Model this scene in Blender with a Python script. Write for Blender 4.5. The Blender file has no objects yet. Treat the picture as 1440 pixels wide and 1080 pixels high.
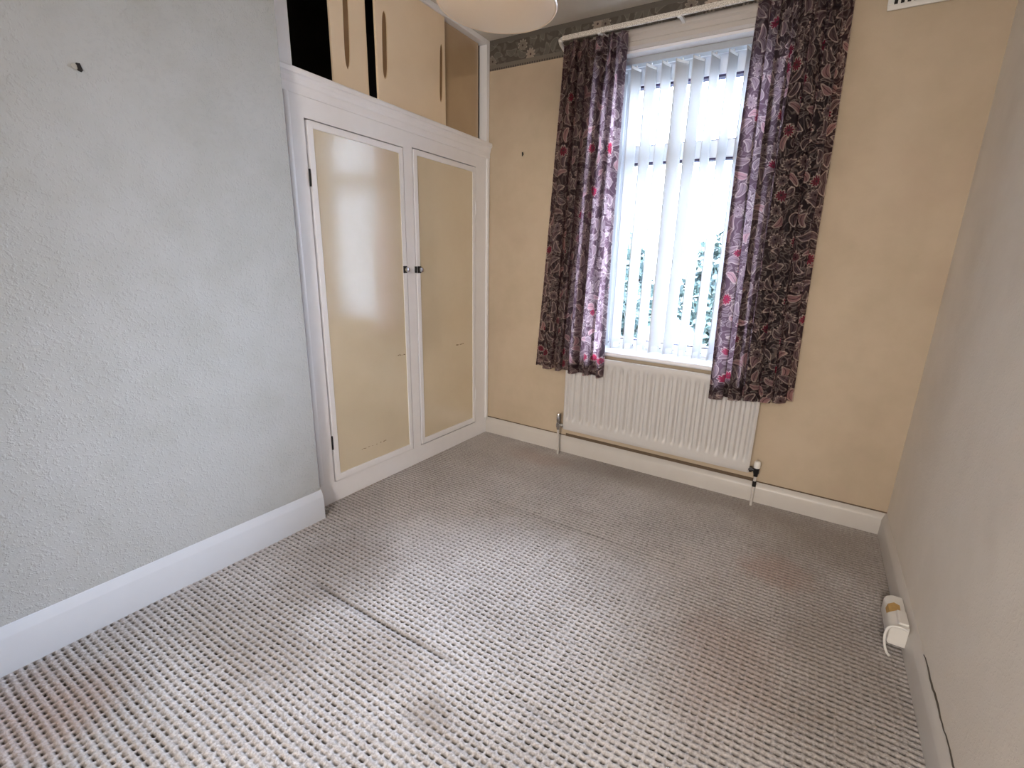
import bpy, math, random
import numpy as np
from mathutils import Vector, Matrix

random.seed(7)
rng = np.random.default_rng(7)
scene = bpy.context.scene
COL = scene.collection

# ------------------------------------------------------------------ camera
CAM = Vector((1.974984, -2.60788, 1.232))
F_PX, PX, PY = 651.0511, 769.7151, 541.8327
yaw, pit, rol = 0.515, -0.26, 0.0422
fw = Vector((-math.sin(yaw)*math.cos(pit), math.cos(yaw)*math.cos(pit), math.sin(pit)))
rt = Vector((math.cos(yaw), math.sin(yaw), 0))
up = rt.cross(fw)
r2 = math.cos(rol)*rt + math.sin(rol)*up
u2 = -math.sin(rol)*rt + math.cos(rol)*up
cam = bpy.data.cameras.new('camera')
cam.sensor_fit = 'HORIZONTAL'
cam.sensor_width = 36.0
cam.lens = F_PX/1440*36.0
cam.shift_x = (720-PX)/1440
cam.shift_y = (PY-540)/1440
cam.clip_start = 0.02
cam_ob = bpy.data.objects.new('camera', cam)
M = Matrix((r2, u2, -fw)).transposed().to_4x4()
M.translation = CAM
cam_ob.matrix_world = M
COL.objects.link(cam_ob)
scene.camera = cam_ob

# ------------------------------------------------------------------ sky, lamps, exposure
world = bpy.data.worlds.new('overcast_sky')
scene.world = world
world.use_nodes = True
bg = world.node_tree.nodes['Background']
bg.inputs[0].default_value = (0.72, 0.80, 1.0, 1)
SKY = 78.0                                  # zenith radiance; overcast sky: L = Lz (1 + 2 sin elevation) / 3
_n = world.node_tree.nodes; _l = world.node_tree.links
_tc = _n.new('ShaderNodeTexCoord'); _sp = _n.new('ShaderNodeSeparateXYZ'); _l.new(_tc.outputs['Generated'], _sp.inputs[0])
_mx = _n.new('ShaderNodeMath'); _mx.operation = 'MAXIMUM'; _l.new(_sp.outputs[2], _mx.inputs[0]); _mx.inputs[1].default_value = 0.0
_ma = _n.new('ShaderNodeMath'); _ma.operation = 'MULTIPLY_ADD'; _l.new(_mx.outputs[0], _ma.inputs[0])
_ma.inputs[1].default_value = SKY*2/3; _ma.inputs[2].default_value = SKY/3
_l.new(_ma.outputs[0], bg.inputs[1])

scene.view_settings.view_transform = 'Standard'
scene.view_settings.look = 'None'
scene.view_settings.gamma = 1.0
scene.view_settings.exposure = 0.90
scene.view_settings.use_curve_mapping = False
try:
    scene.cycles.use_denoising = True
    scene.cycles.max_bounces = 14
    scene.cycles.diffuse_bounces = 8
    scene.cycles.transparent_max_bounces = 12
    scene.cycles.sample_clamp_indirect = 8.0
except Exception:
    pass

def area_light(name, loc, target, sx, sy, power, color, portal=False):
    L = bpy.data.lights.new(name, 'AREA')
    L.shape = 'RECTANGLE'; L.size = sx; L.size_y = sy
    L.energy = power; L.color = color
    o = bpy.data.objects.new(name, L)
    o.location = loc
    d = Vector(target)-Vector(loc)
    o.rotation_euler = d.to_track_quat('-Z', 'Y').to_euler()
    COL.objects.link(o)
    if portal:
        L.cycles.is_portal = True
    return o

# added fill light, unseen behind the camera, shining in through the added doorway
area_light('unseen_fill_light', (2.05, -4.50, 1.75), (0.70, -0.9, 1.55), 1.1, 1.3, 66, (1.0, 0.90, 0.81))
# portal in the window opening: guides sampling only
area_light('window_portal', (1.25, 0.32, 1.5), (1.25, -1.0, 1.5), 1.0, 1.7, 1, (1, 1, 1), portal=True)

# ------------------------------------------------------------------ node helpers
class V:
    """tiny expression wrapper round math nodes"""
    def __init__(s, nt, sock): s.nt, s.s = nt, sock
    def _op(s, op, *a, clamp=False):
        n = s.nt.nodes.new('ShaderNodeMath'); n.operation = op; n.use_clamp = clamp
        for i, x in enumerate((s,)+a):
            if isinstance(x, V): s.nt.links.new(x.s, n.inputs[i])
            else: n.inputs[i].default_value = float(x)
        return V(s.nt, n.outputs[0])
    def __add__(s, o): return s._op('ADD', o)
    def __radd__(s, o): return s._op('ADD', o)
    def __sub__(s, o): return s._op('SUBTRACT', o)
    def __rsub__(s, o): return (s*-1.0)+o
    def __mul__(s, o): return s._op('MULTIPLY', o)
    def __rmul__(s, o): return s._op('MULTIPLY', o)
    def __truediv__(s, o): return s._op('DIVIDE', o)
    def __lt__(s, o): return s._op('LESS_THAN', o)
    def __gt__(s, o): return s._op('GREATER_THAN', o)
    def abs(s): return s._op('ABSOLUTE')
    def sin(s): return s._op('SINE')
    def cos(s): return s._op('COSINE')
    def sqrt(s): return s._op('SQRT')
    def min(s, o): return s._op('MINIMUM', o)
    def max(s, o): return s._op('MAXIMUM', o)
    def atan2(s, o): return s._op('ARCTAN2', o)
    def clamp(s): return s._op('ADD', 0.0, clamp=True)
    def step(s, a, b):
        n = s.nt.nodes.new('ShaderNodeMapRange'); n.interpolation_type = 'SMOOTHSTEP'
        s.nt.links.new(s.s, n.inputs[0])
        n.inputs[1].default_value = a; n.inputs[2].default_value = b
        return V(s.nt, n.outputs[0])

class Mat:
    def __init__(s, name):
        s.m = bpy.data.materials.new(name); s.m.use_nodes = True
        s.nt = s.m.node_tree
        s.b = s.nt.nodes['Principled BSDF']; s.out = s.nt.nodes['Material Output']
    def pos(s):
        n = s.nt.nodes.new('ShaderNodeNewGeometry')
        return n.outputs['Position']
    def xyz(s, sock=None):
        n = s.nt.nodes.new('ShaderNodeSeparateXYZ'); s.nt.links.new(sock or s.pos(), n.inputs[0])
        return [V(s.nt, n.outputs[i]) for i in range(3)]
    def vec(s, x, y, z=0.0):
        n = s.nt.nodes.new('ShaderNodeCombineXYZ')
        for i, q in enumerate((x, y, z)):
            if isinstance(q, V): s.nt.links.new(q.s, n.inputs[i])
            else: n.inputs[i].default_value = q
        return n.outputs[0]
    def noise(s, scale, detail=3, rough=0.5, vec=None, dist=0.0):
        n = s.nt.nodes.new('ShaderNodeTexNoise')
        s.nt.links.new(vec or s.pos(), n.inputs['Vector'])
        n.inputs['Scale'].default_value = scale; n.inputs['Detail'].default_value = detail
        n.inputs['Roughness'].default_value = rough; n.inputs['Distortion'].default_value = dist
        return V(s.nt, n.outputs[0])
    def mix(s, fac, a, b):
        n = s.nt.nodes.new('ShaderNodeMix'); n.data_type = 'RGBA'
        def put(sock, x):
            if isinstance(x, V): s.nt.links.new(x.s, sock)
            elif isinstance(x, (tuple, list)): sock.default_value = tuple(x)+((1,) if len(x) == 3 else ())
            elif isinstance(x, (float, int)): sock.default_value = x
            else: s.nt.links.new(x, sock)
        put(n.inputs[0], fac); put(n.inputs[6], a); put(n.inputs[7], b)
        return n.outputs[2]
    def color(s, c):
        if isinstance(c, (tuple, list)): s.b.inputs['Base Color'].default_value = tuple(c)+(1,)
        else: s.nt.links.new(c, s.b.inputs['Base Color'])
        return s
    def set(s, **k):
        for n, v in k.items():
            s.b.inputs[n.replace('_', ' ')].default_value = v
        return s
    def bump(s, h, strength, dist):
        n = s.nt.nodes.new('ShaderNodeBump')
        s.nt.links.new(h.s, n.inputs['Height'])
        n.inputs['Strength'].default_value = strength; n.inputs['Distance'].default_value = dist
        s.nt.links.new(n.outputs[0], s.b.inputs['Normal'])
        return s
    def voro(s, vec, feature='F1', rand=1.0):
        n = s.nt.nodes.new('ShaderNodeTexVoronoi'); n.voronoi_dimensions = '2D'; n.feature = feature
        s.nt.links.new(vec, n.inputs['Vector']); n.inputs['Scale'].default_value = 1.0
        n.inputs['Randomness'].default_value = rand
        return n

def simple(name, c, rough=0.5, metal=0.0, grain=0.0, scale=30, bump=0.0, coat=0.0):
    m = Mat(name); m.set(Roughness=rough, Metallic=metal)
    if coat: m.set(Coat_Weight=coat, Coat_Roughness=0.08)
    n = m.noise(scale, 4)
    if grain:
        m.color(m.mix(n, [x*(1-grain) for x in c], [min(1, x*(1+grain)) for x in c]))
    else: m.color(c)
    if bump: m.bump(n, bump, 0.002)
    return m.m

# ------------------------------------------------------------------ mesh helpers
ROOT = {}
class MB:
    def __init__(s): s.v = []; s.f = []
    def add(s, vs, fs):
        o = len(s.v); s.v += [tuple(p) for p in vs]; s.f += [tuple(o+i for i in f) for f in fs]; return s
    def box(s, x0, x1, y0, y1, z0, z1):
        vs = [(x, y, z) for x in (x0, x1) for y in (y0, y1) for z in (z0, z1)]
        return s.add(vs, [(0,1,3,2),(4,6,7,5),(0,4,5,1),(2,3,7,6),(0,2,6,4),(1,5,7,3)])
    def prism(s, poly, fn0, fn1):
        """poly: 2-D outline, fn0/fn1 map it to the two end faces"""
        n = len(poly)
        vs = [fn0(*p) for p in poly]+[fn1(*p) for p in poly]
        fs = [tuple(range(n-1, -1, -1)), tuple(range(n, 2*n))]
        fs += [(i, (i+1) % n, n+(i+1) % n, n+i) for i in range(n)]
        return s.add(vs, fs)
    def tube(s, path, r, seg=12, cap=True):
        path = [Vector(p) for p in path]; n = len(path)
        rs = r if isinstance(r, (list, tuple)) else [r]*n
        vs = []; ref = None
        for i, p in enumerate(path):
            d = (path[min(i+1, n-1)]-path[max(i-1, 0)]).normalized()
            if ref is None: ref = Vector((0, 0, 1)) if abs(d.z) < .9 else Vector((1, 0, 0))
            a = d.cross(ref).normalized(); b = a.cross(d).normalized(); ref = b
            for k in range(seg):
                t = 2*math.pi*k/seg
                vs.append(p+rs[i]*(math.cos(t)*a+math.sin(t)*b))
        fs = [(i*seg+k, i*seg+(k+1) % seg, (i+1)*seg+(k+1) % seg, (i+1)*seg+k) for i in range(n-1) for k in range(seg)]
        if cap: fs += [tuple(range(seg-1, -1, -1)), tuple(range((n-1)*seg, n*seg))]
        return s.add(vs, fs)
    def lathe(s, prof, cx, cy, seg=48, axis='z', o=0.0):
        vs = []
        for r, h in prof:
            for k in range(seg):
                t = 2*math.pi*k/seg; a, b = r*math.cos(t), r*math.sin(t)
                if axis == 'z': vs.append((cx+a, cy+b, h))
                elif axis == 'x': vs.append((h, cx+a, cy+b))
                else: vs.append((cx+a, h, cy+b))
        n = len(prof)
        fs = [(i*seg+k, i*seg+(k+1) % seg, (i+1)*seg+(k+1) % seg, (i+1)*seg+k) for i in range(n-1) for k in range(seg)]
        if prof[0][0] > 1e-6: fs.append(tuple(range(seg-1, -1, -1)))
        if prof[-1][0] > 1e-6: fs.append(tuple(range((n-1)*seg, n*seg)))
        return s.add(vs, fs)
    def build(s, name, mat, parent=None, smooth=False, bevel=0.0, origin=None):
        me = bpy.data.meshes.new(name)
        base = Vector((0, 0, 0))
        if parent is not None: base = ROOT[parent.name]
        elif origin is not None: base = Vector(origin)
        me.from_pydata([tuple(Vector(p)-base) for p in s.v], [], s.f)
        me.validate()
        import bmesh
        bm = bmesh.new(); bm.from_mesh(me)
        bmesh.ops.remove_doubles(bm, verts=bm.verts, dist=1e-6)
        bmesh.ops.recalc_face_normals(bm, faces=bm.faces)
        bm.to_mesh(me); bm.free()
        me.materials.append(mat)
        o = bpy.data.objects.new(name, me)
        COL.objects.link(o)
        if parent is not None: o.parent = parent
        elif origin is not None: o.location = base
        ROOT[o.name] = base
        if smooth:
            me.polygons.foreach_set('use_smooth', [True]*len(me.polygons))
            me.set_sharp_from_angle(angle=math.radians(40))
        if bevel:
            b = o.modifiers.new('bevel', 'BEVEL'); b.width = bevel; b.segments = 2; b.limit_method = 'ANGLE'
            b.angle_limit = math.radians(40)
        return o

def thing(name, loc, label, cat, group=None):
    o = bpy.data.objects.new(name, None); o.location = loc; o.empty_display_size = 0.05
    COL.objects.link(o); ROOT[o.name] = Vector(loc)
    tag(o, label, cat, group); return o
def tag(o, label=None, cat=None, group=None, kind=None):
    if label: o['label'] = label
    if cat: o['category'] = cat
    if group: o['group'] = group
    if kind: o['kind'] = kind
    return o
def struct(o): o['kind'] = 'structure'; return o

# ------------------------------------------------------------------ room sizes
W = 2.434; H = 2.51; YB = -3.35; XL = 0.082; YE = -1.405
OX0, OX1, OZ0, OZ1 = 0.790, 1.715, 0.70, 2.315      # window opening
WT = 0.30                                            # wall thickness at the window

# ------------------------------------------------------------------ materials
def wall_mat(name, ca, cb, woodchip, stain=0.0, stain_c=(0.4, 0.3, 0.25)):
    m = Mat(name); m.set(Roughness=0.75)
    n1 = m.noise(1.7, 4, 0.6); n2 = m.noise(9.0, 3, 0.6)
    c = m.mix((n1*0.7+n2*0.3).step(0.35, 0.65), ca, cb)
    if stain:
        st = m.noise(2.3, 3, 0.55, vec=m.vec(*[q+3.7 for q in m.xyz()])).step(0.56, 0.78)*stain
        c = m.mix(st, c, stain_c)
    m.color(c)
    if woodchip:
        v = m.noise(150, 3, 0.55); v2 = m.noise(105, 2, 0.5)
        h = v2.step(0.50, 0.70)*0.8+v*0.45
        m.bump(h, woodchip, 0.004)
    else:
        m.bump(m.noise(120, 4, 0.6), 0.15, 0.002)
    return m.m
M_wall_left = wall_mat('woodchip_paper_white', (0.385, 0.398, 0.39), (0.435, 0.452, 0.460), 0.42)
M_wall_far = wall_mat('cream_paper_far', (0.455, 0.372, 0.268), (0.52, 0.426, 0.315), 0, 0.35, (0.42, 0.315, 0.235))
M_wall_right = wall_mat('cream_paper_right', (0.75, 0.70, 0.63), (0.80, 0.75, 0.68), 0.18, 0.25, (0.50, 0.43, 0.37))
M_wall_near = wall_mat('cream_paper_near', (0.60, 0.56, 0.48), (0.65, 0.6, 0.52), 0)
M_ceiling = wall_mat('ceiling_paint', (0.60, 0.56, 0.50), (0.66, 0.62, 0.55), 0)
M_gloss = simple('white_gloss_paint', (0.84, 0.845, 0.875), 0.28, grain=0.03, scale=18, bump=0.06)
M_skirt = simple('aged_white_gloss', (0.55, 0.525, 0.495), 0.35, grain=0.05, scale=12, bump=0.08)
M_rad = simple('radiator_enamel', (0.55, 0.535, 0.525), 0.35, grain=0.03, scale=25)
M_pvc = simple('window_pvc', (0.66, 0.67, 0.69), 0.3)
M_gasket = simple('window_gasket', (0.035, 0.025, 0.07), 0.5)
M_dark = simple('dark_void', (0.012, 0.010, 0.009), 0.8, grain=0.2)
M_chrome = simple('chrome', (0.62, 0.62, 0.62), 0.18, metal=1.0)
M_blackmetal = simple('blackened_metal', (0.03, 0.03, 0.033), 0.35, metal=0.6, grain=0.2)
M_plastic = simple('white_plastic', (0.74, 0.73, 0.70), 0.35, grain=0.03)
M_slatclip = simple('clear_white_clip', (0.82, 0.84, 0.85), 0.3)
M_stiletrim = simple('timber_head_paint', (0.52, 0.485, 0.455), 0.4, grain=0.06, scale=8)
M_pull = simple('routed_brown_groove', (0.20, 0.115, 0.05), 0.6, grain=0.15)
M_pulledge = simple('groove_lip', (0.66, 0.50, 0.30), 0.4)
M_lamp_holder = simple('lamp_holder_plastic', (0.75, 0.72, 0.66), 0.4)
M_brick_out = simple('outer_wall_render', (0.45, 0.36, 0.30), 0.9, grain=0.2)
M_landing = simple('landing_paint', (0.66, 0.60, 0.52), 0.8)

def panel_mat(name, c1, c2, rough, scr):
    m = Mat(name)
    x, y, z = m.xyz()
    n = m.noise(3.0, 4, 0.6)
    c = m.mix(n.step(0.3, 0.7), c1, c2)
    # scuffs: short broken brown scratches at given (y0, y1, z, thick)
    for (y0, y1, zz, th) in scr:
        inside = (y > y0)*(y < y1)
        wob = m.noise(30, 2, 0.6)*0.016-0.008
        line = ((z-zz+wob).abs() < th)
        brk = m.noise(95, 2, 0.5).step(0.46, 0.56)
        c = m.mix(inside*line*brk, c, (0.13, 0.07, 0.03))
    m.color(c); m.set(Roughness=rough, Coat_Weight=1.0, Coat_Roughness=0.10, Coat_IOR=2.0)
    m.bump(m.noise(7, 3, 0.5), 0.10, 0.012)
    return m.m
M_panel = panel_mat('cream_gloss_panel', (0.67, 0.58, 0.415), (0.71, 0.62, 0.455), 0.22,
                    [(-0.84, -0.765, 0.694, 0.0022), (-0.335, -0.262, 0.689, 0.003), (-1.11, -0.93, 0.226, 0.0016)])
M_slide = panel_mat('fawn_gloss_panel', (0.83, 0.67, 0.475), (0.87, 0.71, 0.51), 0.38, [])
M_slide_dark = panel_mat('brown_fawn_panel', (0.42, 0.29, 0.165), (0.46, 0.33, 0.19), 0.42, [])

# lamp shade: opal plastic
def shade_mat():
    m = Mat('opal_shade'); m.color((0.90, 0.72, 0.53)).set(Roughness=0.3, Coat_Weight=0.3)
    tr = m.nt.nodes.new('ShaderNodeBsdfTranslucent'); tr.inputs[0].default_value = (0.85, 0.64, 0.42, 1)
    mx = m.nt.nodes.new('ShaderNodeMixShader'); mx.inputs[0].default_value = 0.10
    m.nt.links.new(m.b.outputs[0], mx.inputs[1]); m.nt.links.new(tr.outputs[0], mx.inputs[2])
    m.nt.links.new(mx.outputs[0], m.out.inputs[0]); return m.m
M_shade = shade_mat()

def slat_mat():
    m = Mat('blind_fabric')
    n = m.noise(400, 2)
    m.color(m.mix(n, (0.60, 0.61, 0.62), (0.66, 0.67, 0.68))).set(Roughness=0.7)
    tr = m.nt.nodes.new('ShaderNodeBsdfTranslucent'); tr.inputs[0].default_value = (0.82, 0.87, 0.95, 1)
    mx = m.nt.nodes.new('ShaderNodeMixShader'); mx.inputs[0].default_value = 0.07
    m.nt.links.new(m.b.outputs[0], mx.inputs[1]); m.nt.links.new(tr.outputs[0], mx.inputs[2])
    m.nt.links.new(mx.outputs[0], m.out.inputs[0]); return m.m
M_slat = slat_mat()

def glass_mat():
    m = Mat('window_glass')
    gl = m.nt.nodes.new('ShaderNodeBsdfGlossy'); gl.inputs['Roughness'].default_value = 0.02
    tp = m.nt.nodes.new('ShaderNodeBsdfTransparent'); tp.inputs[0].default_value = (0.95, 0.98, 0.98, 1)
    fr = m.nt.nodes.new('ShaderNodeFresnel'); fr.inputs[0].default_value = 1.45
    mx = m.nt.nodes.new('ShaderNodeMixShader')
    m.nt.links.new(fr.outputs[0], mx.inputs[0]); m.nt.links.new(tp.outputs[0], mx.inputs[1]); m.nt.links.new(gl.outputs[0], mx.inputs[2])
    m.nt.links.new(mx.outputs[0], m.out.inputs[0]); return m.m
M_glass = glass_mat()

# printed motifs: a voronoi cell is one motif, turned at random
def motif(m, u, v, scale, off, kinds):
    """returns dict of masks (fill, outline, vein, flower, petal line, centre)"""
    vec = m.vec(u*scale+off, v*scale+off*1.7)
    vn = m.voro(vec, 'F1', 0.75)
    px, py, _ = m.xyz(vn.outputs['Position'])
    cr = m.nt.nodes.new('ShaderNodeSeparateColor'); m.nt.links.new(vn.outputs['Color'], cr.inputs[0])
    r1, r2_, r3 = [V(m.nt, cr.outputs[i]) for i in range(3)]
    lx = (u*scale+off)-px; ly = (v*scale+off*1.7)-py
    th = r1*6.283
    a = lx*th.cos()+ly*th.sin(); b = ly*th.cos()-lx*th.sin()
    bb = b+a*a*0.9-0.06
    e = ((a/0.46)*(a/0.46)+(bb/0.21)*(bb/0.21)).sqrt()
    leaf = (r2_ > kinds[0])
    fill = (1.0-e.step(0.92, 1.0))*leaf
    line = (1.0-(e-1.0).abs().step(0.06, 0.14))*leaf
    vein = (1.0-bb.abs().step(0.012, 0.032))*fill
    ang = b.atan2(a); rr = (a*a+b*b).sqrt()
    pet = rr/((ang*5.0).cos().abs()*0.16+0.24)
    flower = 1.0-leaf
    ffill = (1.0-pet.step(0.9, 1.0))*flower
    fline = (1.0-(pet-1.0).abs().step(0.06, 0.15))*flower
    core = (1.0-rr.step(0.06, 0.09))*flower
    return dict(fill=fill, line=line, vein=vein, ffill=ffill, fline=fline, core=core, r3=r3)

def curtain_mat():
    m = Mat('printed_curtain')
    uvn = m.nt.nodes.new('ShaderNodeUVMap'); uvn.uv_map = 'cloth'
    u, v, _ = m.xyz(uvn.outputs[0])
    wob = m.vec(u, v)
    wx = m.noise(9, 2, 0.5, vec=wob)*0.05; wy = m.noise(9, 2, 0.5, vec=m.vec(u+5.0, v+2.0))*0.05
    uu = u+wx; vv = v+wy
    A = motif(m, uu, vv, 15.0, 3.1, (0.26,))
    B = motif(m, uu, vv, 29.0, 8.3, (0.12,))
    # curling stems: contour lines of a smooth noise
    cn = m.noise(17, 1.0, 0.4, vec=m.vec(uu+9.0, vv))
    curl = 1.0-((cn*7.0)._op('FRACT')-0.5).abs().step(0.07, 0.15)
    ground = (0.013, 0.008, 0.010); beige = (0.44, 0.35, 0.31); mauve = (0.060, 0.040, 0.045)
    pink = (0.22, 0.135, 0.135); crim = (0.11, 0.026, 0.042); grey = (0.04, 0.030, 0.030)
    def paint(ground, beige, mauve, pink, crim, grey):
        c = m.mix(curl*0.30, ground, beige)
        c = m.mix(B['fill'], c, grey); c = m.mix(B['line']*0.75, c, beige); c = m.mix(B['vein'], c, ground)
        c = m.mix(A['fill'], c, m.mix(A['r3'].step(0.72, 0.8), mauve, pink)); c = m.mix(A['line'], c, beige); c = m.mix(A['vein']*0.8, c, ground)
        c = m.mix(A['ffill'], c, m.mix(A['r3'].step(0.70, 0.74), mauve, crim)); c = m.mix(A['fline'], c, beige); c = m.mix(A['core'], c, ground)
        return c
    front = paint(ground, beige, mauve, pink, crim, grey)
    # the same print seen by transmitted light: the pale cloth glows, the ink tints it
    back = paint((0.42, 0.31, 0.36), (1.0, 0.94, 0.92), (0.80, 0.66, 0.70), (0.98, 0.72, 0.76), (0.74, 0.16, 0.28), (0.70, 0.58, 0.62))
    m.color(front); m.set(Roughness=0.75)
    m.bump(m.noise(600, 2, 0.5, vec=m.vec(u, v)), 0.2, 0.001)
    tr = m.nt.nodes.new('ShaderNodeBsdfTranslucent'); m.nt.links.new(back, tr.inputs[0])
    mx = m.nt.nodes.new('ShaderNodeMixShader'); mx.inputs[0].default_value = 0.60
    m.nt.links.new(m.b.outputs[0], mx.inputs[1]); m.nt.links.new(tr.outputs[0], mx.inputs[2])
    m.nt.links.new(mx.outputs[0], m.out.inputs[0]); return m.m
M_curtain = curtain_mat()

def border_mat():
    m = Mat('floral_paper_border'); m.set(Roughness=0.7)
    x, y, z = m.xyz()
    A = motif(m, x, z, 13.0, 1.3, (0.50,))
    B = motif(m, x, z, 22.0, 6.1, (0.2,))
    n = m.noise(40, 3)
    c = m.mix(n, (0.055, 0.046, 0.037), (0.090, 0.076, 0.062))
    c = m.mix(B['fill']*0.6, c, (0.14, 0.125, 0.105)); c = m.mix(B['line']*0.12, c, (0.26, 0.235, 0.20))
    c = m.mix(A['fill']*0.7, c, (0.12, 0.11, 0.09)); c = m.mix(A['line']*0.3, c, (0.30, 0.275, 0.235))
    c = m.mix(A['ffill'], c, m.mix(A['r3'].step(0.4, 0.6), (0.42, 0.34, 0.28), (0.17, 0.14, 0.115)))
    c = m.mix(A['fline']*0.7, c, (0.36, 0.31, 0.26)); c = m.mix(A['core'], c, (0.04, 0.02, 0.02))
    # plain band and dark beaded edge at the foot, dark edge at the head
    band = (z < 2.378)*(z > 2.358)
    c = m.mix(band, c, (0.155, 0.132, 0.108))
    edge = (z < 2.358)
    dots = ((x*60.0)._op('FRACT')-0.5).abs().step(0.15, 0.3)
    c = m.mix(edge, c, m.mix(dots, (0.05, 0.04, 0.035), (0.15, 0.125, 0.10)))
    c = m.mix((z > 2.485), c, (0.10, 0.088, 0.075))
    m.color(c); return m.m
M_border = border_mat()

def carpet_mat():
    m = Mat('woven_carpet'); m.set(Roughness=0.95)
    at = m.nt.nodes.new('ShaderNodeAttribute'); at.attribute_name = 'pit'
    pitv = V(m.nt, at.outputs['Fac'])
    x, y, z = m.xyz()
    n1 = m.noise(2.2, 4, 0.6); n2 = m.noise(130, 3, 0.65); n3 = m.noise(5.0, 4, 0.6)
    pile = m.mix((n2*0.7+n1*0.3).step(0.3, 0.7), (0.30, 0.278, 0.268), (0.585, 0.560, 0.552))
    # soiled patches; the long one at the window wall paints shade under the radiator
    def blob(cx, cy, rx, ry, a, b):
        d = (((x-cx)/rx)*((x-cx)/rx)+((y-cy)/ry)*((y-cy)/ry)).sqrt()+(n3-0.5)*1.1
        return 1.0-d.step(a, b)
    soil_and_shade = (0.235, 0.195, 0.165)
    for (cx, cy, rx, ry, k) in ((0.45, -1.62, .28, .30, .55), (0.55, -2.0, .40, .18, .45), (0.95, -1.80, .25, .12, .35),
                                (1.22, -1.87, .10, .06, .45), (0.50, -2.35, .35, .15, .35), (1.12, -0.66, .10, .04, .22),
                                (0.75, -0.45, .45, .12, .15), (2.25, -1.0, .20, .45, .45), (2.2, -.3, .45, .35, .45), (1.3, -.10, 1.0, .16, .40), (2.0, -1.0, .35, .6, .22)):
        pile = m.mix(blob(cx, cy, rx, ry, 0.3, 1.2)*k, pile, soil_and_shade)
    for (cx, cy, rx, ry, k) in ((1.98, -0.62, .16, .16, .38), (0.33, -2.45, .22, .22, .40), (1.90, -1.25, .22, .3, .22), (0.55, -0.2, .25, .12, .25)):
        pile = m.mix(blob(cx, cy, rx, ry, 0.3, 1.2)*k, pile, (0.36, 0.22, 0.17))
    c = m.mix(pitv, pile, (0.05, 0.042, 0.037))  # dimples darkened in colour: backing and dirt, with their shade painted in
    m.color(c)
    m.bump(n2, 0.55, 0.004)
    return m.m
M_carpet = carpet_mat()

def tape_mat():
    m = Mat('stippled_rail_strip'); n = m.noise(260, 2)
    m.color(m.mix(n.step(0.42, 0.58), (0.42, 0.38, 0.33), (0.74, 0.70, 0.64))).set(Roughness=0.6); return m.m
M_tape = tape_mat()

# ------------------------------------------------------------------ room shell
struct(MB().box(-0.7, W+0.3, YB-1.6, WT, -0.25, -0.012).build('floor', simple('floorboards', (0.25, 0.17, 0.10), 0.7, grain=.2)))
struct(MB().box(-0.7, W+0.3, YB-1.6, WT, H, H+0.2).build('ceiling', M_ceiling))
# far (window) wall round the opening, four blocks in one
wf = MB()
wf.box(-0.7, OX0, 0, WT, -0.012, H).box(OX1, W+0.3, 0, WT, -0.012, H)
wf.box(OX0, OX1, 0, WT, -0.012, OZ0).box(OX0, OX1, 0, WT, OZ1, H)
struct(wf.build('wall_far', M_wall_far))
struct(MB().box(W, W+0.3, YB-1.6, 0, -0.012, H).build('wall_right', M_wall_right))
wl = MB().box(-0.7, XL, YB, YE, -0.012, H).box(-0.85, -0.7, YB-1.6, WT, -0.012, H)
struct(wl.build('wall_left', M_wall_left))
# near wall behind the camera; its doorway is added to admit the fill light
DX0, DX1 = 1.20, 2.30
wn = MB().box(XL, DX0, YB-0.12, YB, -0.012, H).box(DX1, W, YB-0.12, YB, -0.012, H).box(DX0, DX1, YB-0.12, YB, 2.05, H)
struct(wn.build('wall_near', M_wall_near))
struct(MB().box(-0.7, W+0.3, YB-1.75, YB-1.6, -0.012, H).build('added_wall_beyond_doorway', M_landing))  # added wall beyond the added doorway, unseen behind the camera

# skirting boards
def skirt_prof(h, t):
    return [(0, 0), (t, 0), (t, h-0.032), (t*0.92, h-0.029), (t*0.30, h-0.003), (0, h)]
def skirt_x(name, x0, x1, h, t, mat):
    return struct(MB().prism(skirt_prof(h, t), lambda a, b: (x0, -a, b), lambda a, b: (x1, -a, b)).build(name, mat, smooth=True))
def skirt_y(name, xf, s, y0, y1, h, t, mat):
    return struct(MB().prism(skirt_prof(h, t), lambda a, b: (xf+s*a, y0, b), lambda a, b: (xf+s*a, y1, b)).build(name, mat, smooth=True))
skirt_x('baseboard_far', 0.0, W, 0.115, 0.018, M_skirt)
skirt_y('baseboard_left', XL, 1, YB, YE+0.004, 0.146, 0.018, simple('white_gloss_window_blue', (0.57, 0.60, 0.655), 0.3, grain=0.03, scale=14, bump=0.06))  # blue of the window light put into this skirting's white
skirt_y('baseboard_right', W, -1, YB, -0.0, 0.115, 0.018, M_skirt)

# thin dark shrinkage crack above the right skirting
ck = MB()
pts = [(W-0.0015, -2.2+0.02*i, 0.117+0.003*math.sin(i*0.9)+0.0015*math.sin(i*2.7)) for i in range(0, 61)]
ck.tube(pts, [0.0016+0.0014*math.sin(i*0.21)**2 for i in range(61)], 6)
ckb = ck.build('trim_3', simple('dirt_in_crack', (0.10, 0.085, 0.07), 0.9, grain=0.2)); struct(ckb)

dl = MB().box(0.0, 0.66, -0.0045, 0.0, 0.114, 0.119).box(0.66, 1.83, -0.006, 0.0, 0.114, 0.131).box(1.83, W, -0.0045, 0.0, 0.114, 0.119)  # grime line along the skirting; its thicker middle paints the radiator's shadow
struct(dl.build('grime_and_shade_strip', simple('grime_and_shade_line', (0.12, 0.085, 0.055), 0.9, grain=0.3, scale=40)))
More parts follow.
